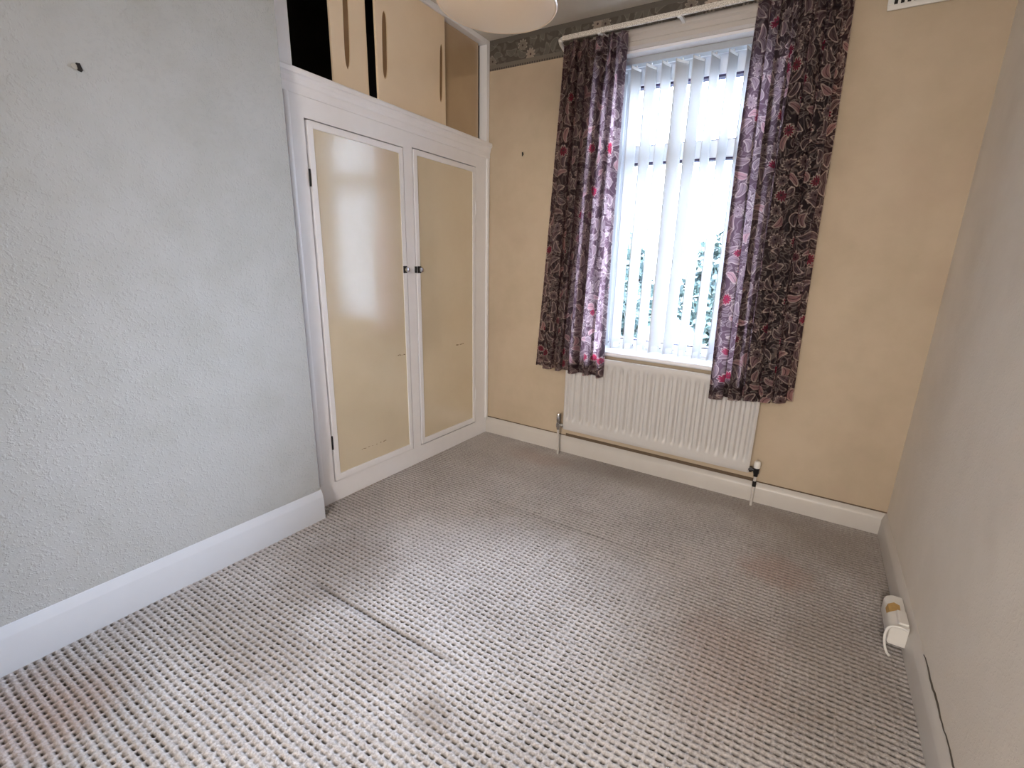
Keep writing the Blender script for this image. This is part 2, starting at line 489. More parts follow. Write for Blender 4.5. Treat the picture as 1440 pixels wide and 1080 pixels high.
# ------------------------------------------------------------------ carpet (woven loops and pits in real relief)
def make_carpet():
    px, py = 0.024, 0.0201
    x0, x1 = 0.0015, W-0.016; y1, y0 = -0.014, -2.78
    nx = int((x1-x0)/px); ny = int((y1-y0)/py)
    sx, sy = 6, 6
    xs = np.linspace(x0, x0+nx*px, nx*sx+1); ys = np.linspace(y1-ny*py, y1, ny*sy+1)
    xs[-1] = x1
    X, Y = np.meshgrid(xs, ys)
    # slow wander of the rows
    U = (X-x0)/px+0.10*np.sin(Y*5.1+X*2)+0.06*np.sin(Y*17)
    Vv = (Y-y1)/py+0.12*np.sin(X*4.3+1.0)+0.06*np.sin(X*15+Y*3)
    fu = U-np.floor(U); fv = Vv-np.floor(Vv)
    iu = np.floor(U).astype(int) % 997; iv = np.floor(Vv).astype(int) % 991
    R = rng.random((991, 997)); R2 = rng.random((991, 997))
    def ss(a, b, t):
        t = np.clip((t-a)/(b-a), 0, 1); return t*t*(3-2*t)
    pu = 1-ss(0.25, 0.43, np.abs(fu-0.5)+0.08*(R2[iv, iu]-0.5)); pv = 1-ss(0.04, 0.27, np.abs(fv-0.5))
    amp = 0.55+0.6*R[iv, iu]
    # worn, flattened zones near the window and along the wall
    low = 0.5+0.5*np.sin(X*3.1+1.2)*np.sin(Y*2.3+0.4)
    amp = amp*(0.75+0.4*low)
    flat = np.clip(1-np.exp(-((Y+0.15)/0.28)**2)*0.75, 0, 1)
    amp = amp*flat
    P = pu*pv*amp
    # cord ridges between pits, loop tops
    Z = -0.0062*P+0.0012*np.cos(2*np.pi*fu)*0.6+0.0010*(np.cos(2*np.pi*fv))*(0.6)*flat
    # the join of two widths at y = -1.71 and a crease at y = -0.80
    for yc, xa, xb, w, d in ((-1.708, 0.42, 1.30, 0.010, 0.005), (-1.708, 1.30, 1.75, 0.008, 0.0025), (-0.815, 0.55, 1.75, 0.007, 0.0016), (-1.905, 1.1, 1.9, 0.006, 0.002)):
        g = np.exp(-((Y-yc-0.004*np.sin(X*6))/w)**2)*ss(xa, xa+.15, X)*(1-ss(xb-.25, xb, X))
        Z -= d*g; P = np.clip(P+0.75*g*(0.4+0.6*low)*(d/0.006), 0, 1)
    Z += 0.0012*np.sin(X*9+Y*4)*np.sin(Y*7)
    Z += 0.0006*rng.standard_normal(Z.shape)
    nvx, nvy = X.shape[1], X.shape[0]
    co = np.stack([X, Y, Z], -1).reshape(-1, 3)
    i = np.arange(nvx*nvy).reshape(nvy, nvx)
    q = np.stack([i[:-1, :-1], i[:-1, 1:], i[1:, 1:], i[1:, :-1]], -1).reshape(-1, 4)
    me = bpy.data.meshes.new('carpet')
    me.vertices.add(len(co)); me.vertices.foreach_set('co', co.ravel().astype(np.float32))
    me.loops.add(q.size); me.loops.foreach_set('vertex_index', q.ravel().astype(np.int32))
    me.polygons.add(len(q)); me.polygons.foreach_set('loop_start', (np.arange(len(q))*4).astype(np.int32))
    me.update(calc_edges=True)
    me.polygons.foreach_set('use_smooth', np.ones(len(q), dtype=bool))
    a = me.attributes.new('pit', 'FLOAT', 'POINT'); a.data.foreach_set('value', np.clip(P*1.05, 0, 1).ravel().astype(np.float32))
    me.materials.append(M_carpet)
    o = bpy.data.objects.new('carpet', me); COL.objects.link(o)
    tag(o, 'worn grey beige loop carpet with rows of dark dimples covering the floor', 'carpet', kind='stuff')
    return o
make_carpet()
# plain rest of the carpet behind the camera, under the door
MBc = MB().box(XL, W-0.016, YB-0.12, -2.775, -0.010, -0.001).build('floor_mat_strip', M_carpet)
MBc.name = 'trim_4'; struct(MBc)

# ------------------------------------------------------------------ wallpaper border and cornice line
struct(MB().box(0.0, W, -0.0025, 0.0, 2.348, H).build('trim_1', M_border))

# ------------------------------------------------------------------ window
win = bpy.data.objects.new('window_1', None); COL.objects.link(win); win['kind'] = 'structure'
win.location = (1.23, 0.2, OZ0); ROOT['window_1'] = Vector(win.location)
fy0, fy1 = 0.195, 0.265
fr = MB().box(OX0, OX0+0.075, fy0, fy1, OZ0, OZ1).box(OX1-0.075, OX1, fy0, fy1, OZ0, OZ1)
fr.box(OX0+0.075, OX1-0.075, fy0, fy1, 2.215, OZ1).box(OX0+0.075, OX1-0.075, fy0, fy1, OZ0, 0.775)
fr.build('frame', M_pvc, win, bevel=0.004)
MB().box(OX0+0.075, OX1-0.075, fy0, fy1, 1.815, 1.90).build('transom', M_pvc, win, bevel=0.004)
gz = [(1.90, 2.215), (0.775, 1.815)]
for a, b in gz:
    g = MB(); x0, x1 = OX0+0.075, OX1-0.075
    g.box(x0, x1, fy0+0.012, fy1-0.012, b-0.011, b).box(x0, x1, fy0+0.012, fy1-0.012, a, a+0.007)
    g.box(x0, x0+0.010, fy0+0.012, fy1-0.012, a, b).box(x1-0.010, x1, fy0+0.012, fy1-0.012, a, b)
    g.build('gasket', M_gasket, win)
    MB().box(x0+0.008, x1-0.008, fy0+0.030, fy0+0.036, a+0.008, b-0.008).build('pane', M_glass, win)
# casement handle on the transom
hd = MB().box(1.30, 1.325, fy0-0.012, fy0, 1.835, 1.875).tube([(1.312, fy0-0.02, 1.868), (1.312, fy0-0.024, 1.845), (1.335, fy0-0.026, 1.80)], 0.007)
hd.build('handle', M_blackmetal, win, smooth=True)
# lining of the reveal and sill board
ln = MB().box(OX0, OX0+0.012, 0.0, fy0, OZ0, OZ1-0.012).box(OX1-0.012, OX1, 0.0, fy0, OZ0, OZ1-0.012).box(OX0, OX1, 0.0, fy0, OZ1-0.012, OZ1)
ln.build('reveal_lining', M_gloss, win)
sl = MB().prism([(-0.035, 0.0), (-0.035, -0.014), (-0.028, -0.022), (0.0, -0.022), (fy0, -0.022), (fy0, 0.0), (-0.030, 0.004)],
                lambda a, b: (OX0-0.03, a, OZ0+0.018+b), lambda a, b: (OX1+0.03, a, OZ0+0.018+b))
sl.build('sill_board', M_gloss, win, smooth=True)
# moulded timber architrave round the opening
prof = [(0, 0), (0.012, 0), (0.022, 0.010), (0.022, 0.030), (0.016, 0.036), (0.016, 0.058), (0.024, 0.066), (0.024, 0.086), (0.014, 0.092), (0, 0.092)]
t2 = bpy.data.objects.new('trim_2', None); COL.objects.link(t2); t2['kind'] = 'structure'; t2.location = (1.23, 0, OZ1); ROOT['trim_2'] = Vector(t2.location)
aw = 0.092
MB().prism(prof, lambda a, b: (OX0-b, -a, OZ1+b), lambda a, b: (OX1+b, -a, OZ1+b)).build('head_moulding', M_stiletrim, t2, smooth=False)
for s, xx in ((-1, OX0), (1, OX1)):
    MB().prism(prof, lambda a, b: (xx+s*b, -a, OZ0+0.02), lambda a, b: (xx+s*b, -a, OZ1+b)).build('side_moulding', M_stiletrim, t2)

# ------------------------------------------------------------------ outside
def outside():
    g = MB().box(-200, 200, 0.8, 320, -3.4, -3.2).build('garden_ground', simple('lawn', (0.006, 0.010, 0.009), 0.9, grain=0.4, scale=3))
    struct(g); g['label'] = 'green lawn below the window'
    M_leaf = Mat('garden_leaves'); n = M_leaf.noise(2.5, 3)
    M_leaf.color(M_leaf.mix(n.step(.3, .7), (0.010, 0.022, 0.023), (0.020, 0.036, 0.030))).set(Roughness=0.6)
    M_bark = simple('bark', (0.10, 0.075, 0.05), 0.9, grain=.3)
    spec = [(0.35, 9.2, 1.55, 2.55, 'broad green tree seen through the right side of the blind'),
            (-2.6, 8.6, 1.35, 1.95, 'lower green tree seen through the left side of the blind')]
    for k, (tx, ty, rad, top, lab) in enumerate(spec):
        t = thing('garden_tree', (tx, ty, -3.2), lab, 'tree')
        MB().tube([(tx, ty, -3.2), (tx+.05, ty, -1.6), (tx-.03, ty+.05, -0.3)], [0.16, 0.12, 0.07], 10).build('trunk', M_bark, t, smooth=True)
        cz = top-rad*1.15
        cr = np.random.default_rng(20+k)
        n_ = 5200
        d = cr.standard_normal((n_, 3)); d /= np.linalg.norm(d, axis=1)[:, None]
        lump = 0.82+0.18*np.sin(d[:, 0]*5+k)*np.sin(d[:, 1]*6)+0.12*np.sin(d[:, 2]*7+d[:, 0]*3)
        rr = rad*lump*(0.55+0.45*cr.random(n_)**0.4)
        c = np.array([tx, ty, cz])+d*rr[:, None]*np.array([1, 1, 1.15])
        mb = MB()
        for p in c:
            a = Vector(cr.standard_normal(3)).normalized(); b = a.cross(Vector(cr.standard_normal(3))).normalized()
            s_ = 0.10+0.07*cr.random(); p = Vector(p)
            mb.add([p-a*s_, p-b*s_*.45, p+a*s_, p+b*s_*.45], [(0, 1, 2, 3)])
        me = bpy.data.meshes.new('crown'); base = Vector((tx, ty, -3.2))
        me.from_pydata([tuple(Vector(q)-base) for q in mb.v], [], mb.f); me.materials.append(M_leaf.m)
        o = bpy.data.objects.new('crown', me); COL.objects.link(o); o.parent = t; o['kind'] = 'stuff'
outside()

# ------------------------------------------------------------------ vertical blind
def blind():
    t = thing('vertical_blind', (1.23, 0.075, 0.73), 'white vertical blind with turned fabric slats hanging in the window', 'blind')
    MB().box(OX0+0.014, OX1-0.014, 0.052, 0.098, 2.270, 2.302).build('headrail', simple('headrail_shade_grey', (0.42, 0.45, 0.49), 0.4), t, bevel=0.003)  # backlit shade of the headrail put into its grey
    pitch = 0.0825; x_first = 0.845; zt, zb = 2.262, 0.738
    ang0 = math.radians(69)
    n = 11
    w = 0.089
    for k in range(n):
        xc = x_first+pitch*k
        if xc > OX1-0.03: break
        ang = ang0+math.radians((-7, 2, -2, 3, -16, -9, 3, 1, 0, 2, -3)[k])
        dx, dy = math.cos(ang), math.sin(ang); nx_, ny_ = -dy, dx
        cols = 9; rows = 12
        vs = []; fs = []
        for r in range(rows+1):
            z = zt+(zb-zt)*r/rows
            tw = math.radians(2.0*math.sin(k*1.7))*r/rows
            for c in range(cols):
                s_ = (c/(cols-1)-0.5)*w
                bow = 0.004*(1-(2*s_/w)**2)
                ddx, ddy = math.cos(ang+tw), math.sin(ang+tw)
                vs.append((xc+s_*ddx-bow*ddy, 0.075+s_*ddy+bow*ddx, z))
        for r in range(rows):
            for c in range(cols-1):
                i = r*cols+c; fs.append((i, i+1, i+1+cols, i+cols))
        sl = MB().add(vs, fs).build('slat', M_slat, t, smooth=True)
        so = sl.modifiers.new('thickness', 'SOLIDIFY'); so.thickness = 0.0008; so.offset = 0
        # hanger clip at the head, weight pocket at the foot
        def face(s0, s1, z0, z1, off):
            return [(xc+s0*dx-off*dy, .075+s0*dy+off*dx, z0), (xc+s1*dx-off*dy, .075+s1*dy+off*dx, z0),
                    (xc+s1*dx-off*dy, .075+s1*dy+off*dx, z1), (xc+s0*dx-off*dy, .075+s0*dy+off*dx, z1)]
        def slab(s0, s1, z0, z1, off, th):
            return MB().add(face(s0, s1, z0, z1, off-th)+face(s0, s1, z0, z1, off+th),
                            [(0,1,2,3),(7,6,5,4),(0,4,5,1),(1,5,6,2),(2,6,7,3),(3,7,4,0)])
        slab(-0.038, 0.038, zt-0.012, zt-0.001, 0.003, 0.003).build('hanger', M_slatclip, sl)
        hk = MB().tube([(xc, .075, zt-0.004), (xc, .075, 2.272)], 0.004, 8)
        hk.build('hook', M_slatclip, sl)
        slab(-0.042, 0.042, zb, zb+0.034, 0.0035, 0.0012).build('weight_pocket', M_slat, sl)
        if xc+pitch < OX1-0.03:
            e0 = Vector((xc+0.043*dx, .075+0.043*dy, zb+0.020)); e1 = Vector((xc+pitch+0.043*dx, .075+0.043*dy, zb+0.020))
            pts = [e0.lerp(e1, q/10)-Vector((0, 0, 0.014*math.sin(math.pi*q/10))) for q in range(11)]
            ch = MB().tube(pts, 0.0016, 6)
            ch.build('link_chain', M_slatclip, sl)
            MB().lathe([(0, e0.z-0.004), (0.0035, e0.z-0.002), (0.0035, e0.z+0.002), (0, e0.z+0.004)], e0.x, e0.y, 10).build('chain_button', M_blackmetal, sl)
blind()

# ------------------------------------------------------------------ curtain rail and curtains
def rail():
    t = thing('curtain_rail', (1.25, -0.06, 2.39), 'long cream stippled curtain rail across the top of the window', 'curtain rail')
    x0, x1 = 0.562, 1.985
    b = MB().box(x0, x1, -0.112, -0.100, 2.378, 2.401)
    b.build('track', M_tape, t, bevel=0.002)
    for xx, s in ((x0, -1), (x1, 1)):
        pts = [(xx, -0.105, 2.387), (xx+s*0.016, -0.098, 2.386), (xx+s*0.026, -0.075, 2.383), (xx+s*0.028, -0.04, 2.372), (xx+s*0.026, -0.004, 2.362)]
        MB().tube(pts, [0.012, 0.012, 0.011, 0.010, 0.010], 10).build('end_return', M_plastic, t, smooth=True)
    for xx in (1.19, 1.70, 0.78):
        MB().box(xx-0.008, xx+0.008, -0.1, 0.0, 2.380, 2.394).box(xx-0.009, xx+0.009, -0.114, -0.1, 2.371, 2.379).build('bracket', M_plastic, t, bevel=0.002)
rail()

def curtain(label, xt0, xt1, xb0, xb1, zt, zb0, zb1, folds, phase, seed, lean=-0.030, omega=lambda s_: 0.010):
    cr = np.random.default_rng(seed)
    t = thing('curtain', ((xt0+xt1)/2, -0.085, zb0), label, 'curtain', 'printed curtains at the window')
    nu, nv = 220, 90
    # fold phase function: unequal folds
    ph = np.zeros(nu+1); amp = np.zeros(nu+1)
    knots = np.cumsum(0.6+0.8*cr.random(folds+1)); knots = (knots-knots[0])/(knots[-1]-knots[0])
    for i in range(nu+1):
        s_ = i/nu
        k = np.searchsorted(knots, s_, 'right')-1; k = min(k, folds-1)
        ph[i] = (k+(s_-knots[k])/(knots[k+1]-knots[k]))*2*math.pi
    fa = 0.75+0.5*cr.random(folds+1)
    def surf(i, v):               # v 0 top .. 1 bottom
        s_ = i/nu
        k = min(int(ph[i]/(2*math.pi)), folds-1)
        a = fa[k]*(0.024+0.006*v)
        if v < 0.06: a *= 0.55+0.45*v/0.06
        x = (xt0+(xt1-xt0)*s_)*(1-v)+(xb0+(xb1-xb0)*s_)*v
        th = ph[i]+phase+0.30*math.sin(v*3+s_*9)
        y = -0.098+a*math.sin(th)+0.006*math.sin(ph[i]*2.3+v*4)
        # tight gather ripples close to the heading
        g = max(0, 1-v/0.10)
        y += 0.007*g*math.sin(s_*folds*19.0)
        x -= omega(s_)*math.sin(2*th)*(0.60+0.40*min(1, v*3))
        z = zt+(((zb0+(zb1-zb0)*s_))-zt)*v
        z += 0.004*math.sin(ph[i]+phase+1.0)*v**6
        y += lean*v
        return x, min(y, -0.034-0.072*min(1, v*1.15)), z
    # print runs along the cloth: arc length across the folds
    mid = [Vector(surf(i, 0.5)) for i in range(nu+1)]
    arc = [0.0]
    for i in range(nu): arc.append(arc[-1]+(mid[i+1]-mid[i]).length)
    def piece(name, v0, v1, n, extra=None):
        vs = []; uv = []
        for r in range(n+1):
            v = v0+(v1-v0)*r/n
            for i in range(nu+1):
                p = surf(i, v)
                if extra: p = (p[0], p[1]-extra, p[2])
                vs.append(p); uv.append((arc[i]+seed*0.37, p[2]))
        fs = [(r*(nu+1)+i, r*(nu+1)+i+1, (r+1)*(nu+1)+i+1, (r+1)*(nu+1)+i) for r in range(n) for i in range(nu)]
        base = ROOT[t.name]
        me = bpy.data.meshes.new(name)
        me.from_pydata([tuple(Vector(p)-base) for p in vs], [], fs)
        ul = me.uv_layers.new(name='cloth')
        li = np.zeros(len(me.loops), dtype=np.int32); me.loops.foreach_get('vertex_index', li)
        ul.data.foreach_set('uv', np.array(uv, dtype=np.float32)[li].ravel())
        me.polygons.foreach_set('use_smooth', [True]*len(fs))
        me.materials.append(M_curtain)
        o = bpy.data.objects.new(name, me); COL.objects.link(o); o.parent = t
        so = o.modifiers.new('thickness', 'SOLIDIFY'); so.thickness = 0.0012; so.offset = 0
        return o
    piece('heading', 0.0, 0.045, 8)
    piece('drape', 0.045, 0.972, nv)
    piece('hem', 0.972, 1.0, 5)
curtain('left dark plum floral curtain, hanging nearer the built-in cupboard',
        0.574, 0.932, 0.487, 0.943, 2.366, 0.588, 0.583, 5, 0.4, 1, omega=lambda s_: 0.015*(1-s_)+0.001)
curtain('right dark plum floral curtain, hanging nearer the slotted wall vent',
        1.528, 1.890, 1.548, 1.930, 2.366, 0.573, 0.618, 5, 2.2, 5, omega=lambda s_: 0.0215-0.002*math.sin(s_*9))

# ------------------------------------------------------------------ radiator
def radiator():
    t = thing('radiator', (1.24, -0.07, 0.0), 'white panel radiator with vertical flutes on the wall under the window', 'radiator')
    x0, x1, z0, z1 = 0.677, 1.803, 0.190, 0.685
    yf, yb = -0.090, -0.056
    nx_ = 24*10; nz = 34
    vs = []; fs = []
    def ss(a, b, q):
        q = min(1, max(0, (q-a)/(b-a))); return q*q*(3-2*q)
    pitch = 0.0485
    for j in range(nz+1):
        z = z0+(z1-z0)*j/nz
        env = ss(0.245, 0.285, z)*(1-ss(0.615, 0.655, z))
        edge = -0.006*(1-ss(0, 0.012, z-z0))-0.006*(1-ss(0, 0.012, z1-z))
        for i in range(nx_+1):
            x = x0+(x1-x0)*i/nx_
            ex = ss(x0+0.012, x0+0.03, x)*(1-ss(x1-0.03, x1-0.012, x))
            c = math.cos(2*math.pi*(x-1.774)/pitch)
            groove = ss(-0.35, 0.80, c)
            edge2 = -0.006*(1-ss(0, 0.010, min(x-x0, x1-x)))
            y = yf-0.004+0.0165*groove*env*ex-edge-edge2
            vs.append((x, y, z))
    for j in range(nz):
        for i in range(nx_):
            a = j*(nx_+1)+i; fs.append((a, a+1, a+nx_+2, a+nx_+1))
    MB().add(vs, fs).build('front_panel', M_rad, t, smooth=True)
    bk = MB().box(x0+0.002, x1-0.002, yf+0.0155, yb, z0+0.002, z1-0.002)
    bk.build('water_body', M_rad, t, bevel=0.004)
    MB().box(x0+0.02, x1-0.02, yf+0.004, yf+0.016, z1-0.012, z1+0.001).build('top_seam', M_rad, t)
    for xx in (0.86, 1.62):
        MB().box(xx-0.018, xx+0.018, yb, -0.001, 0.24, 0.60).build('wall_bracket', M_plastic, t)
    # valves and pipes
    for side, xx in (('l', 0.640), ('r', 1.838)):
        s = 1 if side == 'l' else -1
        edge = x0 if side == 'l' else x1
        zc = 0.212
        v = MB().tube([(edge+s*0.004, -0.082, zc), (xx, -0.082, zc)], 0.010, 12)
        v.lathe([(0.0, zc-0.034), (0.011, zc-0.034), (0.012, zc-0.020), (0.015, zc-0.016), (0.015, zc+0.014), (0.011, zc+0.018), (0, zc+0.018)], xx, -0.082, 14)
        v.lathe([(0.0, edge+s*0.0), (0.016, edge+s*0.0), (0.016, edge-s*0.014), (0.0, edge-s*0.014)], -0.082, zc, 6, axis='x')
        vo = v.build('valve', M_chrome if side == 'l' else M_blackmetal, t, smooth=True)
        if side == 'l':
            vo['label'] = 'chrome lockshield valve'
            MB().lathe([(0.0, zc+0.018), (0.013, zc+0.018), (0.015, zc+0.030), (0.0145, zc+0.066), (0.011, zc+0.076), (0, zc+0.078)], xx, -0.082, 16).build('valve_cap', M_chrome, vo, smooth=True)
        else:
            vo['label'] = 'black valve with a white cap'
            MB().lathe([(0.0, zc+0.014), (0.015, zc+0.014), (0.017, zc+0.020), (0.016, zc+0.046), (0.011, zc+0.052), (0, zc+0.053)], xx, -0.082, 16).build('valve_cap', M_plastic, vo, smooth=True)
        MB().tube([(xx, -0.082, zc-0.030), (xx, -0.078, 0.12), (xx, -0.072, 0.05), (xx, -0.070, 0.002)], 0.0075, 12).build('pipe', M_skirt, t, smooth=True)
        if side == 'r':
            MB().lathe([(0, 0.118), (0.010, 0.118), (0.010, 0.150), (0, 0.150)], xx, -0.078, 12).build('pipe_collar', M_blackmetal, t, smooth=True)
radiator()

# ------------------------------------------------------------------ built-in cupboard (lower, two doors)
def frame_yz(mb, x0, x1, y0, y1, z0, z1, w, wb=None, wt=None):
    wb = w if wb is None else wb; wt = w if wt is None else wt
    mb.box(x0, x1, y0, y0+w, z0, z1).box(x0, x1, y1-w, y1, z0, z1)
    mb.box(x0, x1, y0+w, y1-w, z0, z0+wb).box(x0, x1, y0+w, y1-w, z1-wt, z1)
    return mb
def cupboard():
    t = thing('built_in_cupboard', (-0.02, -0.70, 0.0), 'white built-in cupboard with two tall cream gloss doors in the alcove', 'cupboard')
    X0, X1 = -0.035, 0.0
    D = [(-1.270, -0.729, 0.106, 1.772), (-0.668, -0.137, 0.110, 1.785)]
    f = MB()
    f.box(X0, X1, YE-0.05, D[0][0], 0.0, 1.90)
    f.box(X0, X1, D[0][1], D[1][0], D[0][2], 1.79)
    f.box(X0, X1, D[1][1], -0.001, 0.0, 1.90)
    f.box(X0, X1, D[0][0], D[1][1], 0.0, D[0][2])
    f.box(X0, X1, D[0][0], D[0][1], D[0][3], 1.90).box(X0, X1, D[1][0], D[1][1], D[1][3], 1.90).box(X0, X1, D[0][1], D[1][0], 1.79, 1.90)
    f.build('face_frame', M_gloss, t)
    # inside coloured near black for the missing light behind the door gaps
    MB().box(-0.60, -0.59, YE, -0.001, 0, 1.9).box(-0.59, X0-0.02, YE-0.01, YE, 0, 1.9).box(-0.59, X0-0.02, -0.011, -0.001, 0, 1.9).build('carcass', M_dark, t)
    # ledge moulding over the doors
    pr = [(0, 1.852), (0.005, 1.852), (0.007, 1.862), (0.007, 1.885), (0.010, 1.890), (0.013, 1.902), (0.013, 1.908), (0.019, 1.918), (0.024, 1.922), (0.024, 1.938), (0.020, 1.944), (-0.10, 1.944), (-0.10, 1.90), (0, 1.90)]
    MB().prism(pr, lambda a, b: (a, YE-0.05, b), lambda a, b: (a, -0.001, b)).build('ledge_moulding', M_gloss, t)
    # vertical beads at both ends
    for y0, w in ((-1.352, 0.020), (-0.030, 0.029)):
        bp = [(0, 0), (0.006, 0), (0.010, w*0.25), (0.010, w*0.7), (0.006, w), (0, w)]
        MB().prism(bp, lambda a, b: (a, y0+b, 0.115), lambda a, b: (a, y0+b, 1.852)).build('edge_bead', M_gloss, t, smooth=True)
    for k, (y0, y1, z0, z1) in enumerate(D):
        g = 0.006
        gl = 0.010 if k == 0 else 0.007          # the left door hangs a little open
        a0, a1, b0, b1 = y0+gl, y1-g, z0+0.004, z1-g
        w = 0.025
        d = MB(); frame_yz(d, X0+0.008, X1+0.004, a0, a1, b0, b1, w, 0.034, 0.028)
        do = d.build('door', M_gloss, t, bevel=0.002)
        MB().box(X0+0.010, X1-0.001, a0+w-0.002, a1-w+0.002, b0+0.032, b1-0.026).build('door_panel', M_panel, do)
        # catch plate and knob
        zk = 1.161
        if k == 0:
            yk = a1-0.014
            MB().box(X1+0.004, X1+0.007, yk-0.014, yk+0.013, zk-0.019, zk+0.019).build('catch_plate', M_blackmetal, do, bevel=0.002)
        else:
            yk = a0+0.016
            MB().box(X1+0.004, X1+0.008, yk-0.014, yk+0.014, zk-0.019, zk+0.019).box(X1+0.0005, X1+0.006, yk-0.032, yk-0.016, zk-0.018, zk+0.018).build('catch_plate', M_blackmetal, do, bevel=0.002)
        MB().lathe([(0.0, 0.006), (0.006, 0.006), (0.006, 0.014), (0.012, 0.018), (0.0135, 0.024), (0.011, 0.030), (0.0, 0.033)], yk, zk, 18, axis='x').build('knob', M_chrome, do, smooth=True)
        # butt hinges on the outer edge
        yh = y0+0.003 if k == 0 else y1-0.003
        for zz in (0.32, 1.54):
            MB().tube([(0.004, yh, zz-0.035), (0.004, yh, zz+0.035)], 0.0042, 8).build('hinge', M_blackmetal if k == 0 else M_gloss, do, smooth=True)
cupboard()

# ------------------------------------------------------------------ overhead sliding-door cupboard
def overhead():
    t = thing('overhead_cupboard', (-0.05, -0.70, 1.944), 'fawn overhead cupboard with sliding doors standing partly open above the ledge', 'cupboard')
    ZT = 2.482
    f = MB().box(-0.06, 0.0, -0.030, -0.001, 1.944, H-0.001).box(-0.06, 0.0, YE-0.05, -1.300, 1.944, H-0.001)
    f.box(-0.06, 0.0, -1.300, -0.030, ZT, H-0.001)
    f.build('face_frame', M_gloss, t, bevel=0.003)
    # lack of light in the open cupboard put into a near-black colour
    c = MB().box(-0.60, -0.58, YE, -0.001, 1.944, H-0.001).box(-0.58, -0.062, YE-0.012, YE-0.002, 1.944, H-0.001)
    c.box(-0.58, -0.101, -0.012, -0.001, 1.944, H-0.001).box(-0.58, -0.101, YE, -0.012, 1.9445, 1.956).box(-0.58, -0.062, YE, -0.012, H-0.02, H-0.002)
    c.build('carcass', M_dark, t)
    def pull(y, z0, z1, x, door, bow=0.006, w=0.013):
        # finger groove: slim lens routed into the board, with a lighter lip
        n = 24; a = []; zc, h = (z0+z1)/2, (z1-z0)/2
        for k in range(n+1):
            q = -1+2*k/n; wd = w*(1-abs(q)**5.0)**0.6; a.append((y+bow*q*0.8+wd, zc+h*q))
        for k in range(n, -1, -1):
            q = -1+2*k/n; wd = w*(1-abs(q)**5.0)**0.6
            if 0 < k < n: a.append((y+bow*q*0.8-wd*0.9, zc+h*q))
        MB().prism(a, lambda p, q: (x-0.004, p, q), lambda p, q: (x+0.0012, p, q)).build('finger_groove', M_pull, door)
        lp = [(x+0.001, p[0]+0.002, p[1]) for p in a[:n+1]]
        MB().tube(lp, 0.0022, 6).build('groove_lip', M_pulledge, door, smooth=True)
    def door(y0, y1, x, mat, lab):
        o = MB().box(x-0.014, x, y0, y1, 1.946, ZT-0.001).build('sliding_door', mat, t, bevel=0.003)
        o['label'] = lab; return o
    a = door(-1.073, -0.880, -0.052, M_slide, 'narrow left sliding door'); pull(-0.993, 2.045, 2.40, -0.052, a)
    b = door(-0.862, -0.390, -0.010, M_slide, 'wide middle sliding door with two finger grooves'); pull(-0.815, 2.055, 2.338, -0.010, b); pull(-0.427, 2.063, 2.343, -0.010, b, w=0.009)
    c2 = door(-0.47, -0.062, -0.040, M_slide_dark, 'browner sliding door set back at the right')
overhead()

# ------------------------------------------------------------------ pendant light
def pendant():
    cx, cy, z = 1.0, -1.288, 1.966
    R = 0.181
    t = thing('pendant_light', (cx, cy, H), 'cream opal plastic disc shade hanging from the ceiling on a cord', 'ceiling light')
    sh = MB().lathe([(0.0, z-0.020), (0.05, z-0.0185), (0.10, z-0.014), (0.15, z-0.006), (R-0.008, z), (R-0.006, z+0.003),
                     (R-0.010, z+0.008), (0.165, z+0.035), (0.14, z+0.072), (0.10, z+0.102), (0.06, z+0.116), (0.028, z+0.120), (0.028, z+0.116),
                     (0.06, z+0.112), (0.10, z+0.097), (0.138, z+0.068), (0.160, z+0.034), (R-0.014, z+0.008)], cx, cy, 72)
    so = sh.build('shade', M_shade, t, smooth=True)
    n = 72
    MB().tube([(cx+(R-0.004)*math.cos(2*math.pi*k/n), cy+(R-0.004)*math.sin(2*math.pi*k/n), z+0.004) for k in range(n+1)], 0.0045, 8).build('rim', M_shade, so, smooth=True)
    MB().lathe([(0.0, z+0.10), (0.019, z+0.10), (0.021, z+0.15), (0.016, z+0.175), (0.006, z+0.185), (0.0, z+0.185)], cx, cy, 20).build('lamp_holder', M_lamp_holder, t, smooth=True)
    MB().tube([(cx, cy, z+0.18), (cx, cy, H-0.02)], 0.0035, 8).build('cord', M_lamp_holder, t)
    MB().lathe([(0.0, H-0.030), (0.012, H-0.030), (0.03, H-0.022), (0.045, H-0.008), (0.046, H), (0, H)], cx, cy, 28).build('ceiling_rose', M_lamp_holder, t, smooth=True)
pendant()

# ------------------------------------------------------------------ wall vent
def vent():
    x0, x1, z0, z1 = 2.024, 2.264, 2.279, 2.435
    t = thing('wall_vent', ((x0+x1)/2, 0, z0), 'white slotted air vent high on the wall right of the curtains', 'vent')
    f = MB().box(x0, x1, -0.012, -0.003, z0, z0+0.019).box(x0, x1, -0.012, -0.003, z1-0.019, z1)
    f.box(x0, x0+0.020, -0.012, -0.003, z0+0.019, z1-0.019).box(x1-0.020, x1, -0.012, -0.003, z0+0.019, z1-0.019)
    f.build('frame', M_plastic, t, bevel=0.002)
    MB().box(x0+0.01, x1-0.01, -0.004, -0.0026, z0+0.01, z1-0.01).build('backing', M_dark, t)
    x = x0+0.020+0.0125; me = None
    while x < x1-0.026:
        b = MB().box(x, x+0.0095, -0.011, -0.004, z0+0.019, z1-0.019).build('bar', M_plastic, t)
        x += 0.022
vent()

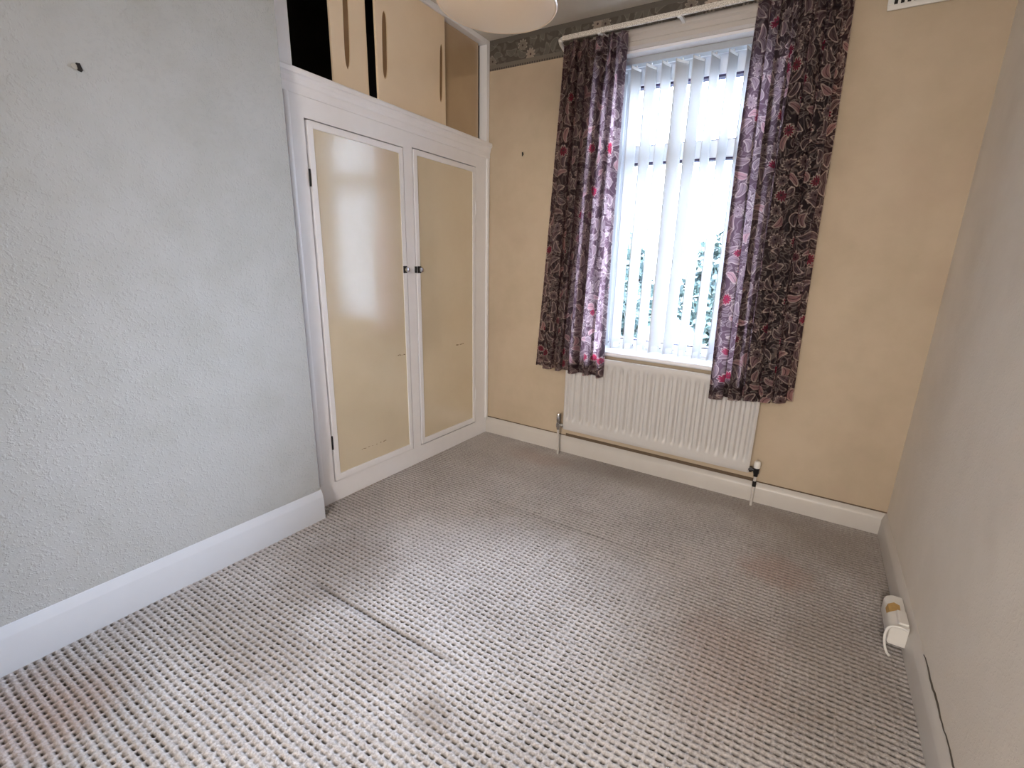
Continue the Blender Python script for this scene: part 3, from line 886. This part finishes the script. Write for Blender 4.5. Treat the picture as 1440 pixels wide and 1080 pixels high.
# ------------------------------------------------------------------ socket box on the right skirting
def socket_box():
    xb = W-0.018
    y0, y1, z0, z1 = -0.880, -0.700, 0.028, 0.104
    d = 0.052
    t = thing('socket_box', (xb, -0.79, z0), 'white surface socket box with a brown mark fixed on the right skirting', 'socket')
    # body: rounded front upper edge
    pr = [(0, z0), (d-0.004, z0), (d, z0+0.006), (d, z1-0.024), (d-0.005, z1-0.010), (d-0.018, z1-0.002), (d-0.026, z1), (0, z1)]
    MB().prism(pr, lambda a, b: (xb-a, y0, b), lambda a, b: (xb-a, y1, b)).build('box', M_plastic, t, smooth=True, bevel=0.002)
    # raised lid half and its stained far half
    MB().prism([(0.002, z1), (d-0.020, z1), (d-0.024, z1+0.009), (0.002, z1+0.009)], lambda a, b: (xb-a, y0+0.01, b), lambda a, b: (xb-a, y0+0.082, b)).build('lid', M_plastic, t, bevel=0.002)
    st = simple('brown_tape', (0.46, 0.29, 0.10), 0.6, grain=0.25, scale=60)
    MB().add([(xb-0.016, y0+0.088, z1+0.0008), (xb-0.030, y0+0.086, z1+0.0004), (xb-0.047, y0+0.080, z1-0.0085), (xb-0.0525, y0+0.088, z1-0.022),
              (xb-0.0525, y0+0.118, z1-0.022), (xb-0.047, y0+0.128, z1-0.0085), (xb-0.030, y0+0.134, z1+0.0004), (xb-0.014, y0+0.124, z1+0.0008)],
             [(0, 1, 6, 7), (1, 2, 5, 6), (2, 3, 4, 5)]).build('brown_mark', st, t, smooth=True)
    # white flex looping off the near end down to the carpet
    pts = []
    ctrl = [Vector((xb-0.008, y0-0.004, z1-0.004)), Vector((xb-0.030, y0-0.010, z1+0.004)), Vector((xb-0.055, y0-0.006, z1-0.010)), Vector((xb-0.062, y0-0.008, z1-0.040)),
            Vector((xb-0.058, y0-0.014, 0.030)), Vector((xb-0.050, y0-0.022, 0.010)), Vector((xb-0.042, y0-0.034, 0.006))]
    for i in range(len(ctrl)-1):
        p0 = ctrl[max(i-1, 0)]; p1 = ctrl[i]; p2 = ctrl[i+1]; p3 = ctrl[min(i+2, len(ctrl)-1)]
        for k in range(8):
            q = k/8
            pts.append(0.5*((2*p1)+(p2-p0)*q+(2*p0-5*p1+4*p2-p3)*q*q+(3*p1-p0-3*p2+p3)*q**3))
    pts.append(ctrl[-1])
    MB().tube(pts, 0.0042, 10).build('flex', M_plastic, t, smooth=True)
socket_box()

# ------------------------------------------------------------------ small wall fixings
def fixings():
    t = thing('wall_hook', (XL, -2.000, 1.703), 'small broken black picture fixing on the white textured left wall', 'hook')
    MB().lathe([(0.0, XL), (0.007, XL), (0.007, XL+0.004), (0.0, XL+0.005)], -2.006, 1.703, 12, axis='x').build('plug', simple('grey_plug', (0.42, 0.41, 0.38), 0.7), t, smooth=True)
    MB().prism([(-0.004, -0.008), (0.003, -0.010), (0.006, -0.006), (0.002, 0.011), (-0.006, 0.010)], lambda a, b: (XL+0.0005, -1.996+a, 1.703+b), lambda a, b: (XL+0.006, -1.996+a, 1.703+b)).build('hole', M_dark, t)
    o = thing('picture_nail', (0.261, 0, 1.865), 'tiny black nail in the cream wall left of the curtains', 'nail')
    MB().tube([(0.261, 0.0, 1.866), (0.261, -0.010, 1.866)], 0.003, 8).build('shank', M_blackmetal, o)
    MB().prism([(-0.0045, 0.010), (0.004, 0.011), (0.0045, 0.0), (0.003, -0.012), (-0.003, -0.012), (-0.004, 0.0)], lambda a, b: (0.261+a, -0.009, 1.865+b), lambda a, b: (0.261+a, -0.011, 1.865+b)).build('hook_plate', M_blackmetal, o)
fixings()
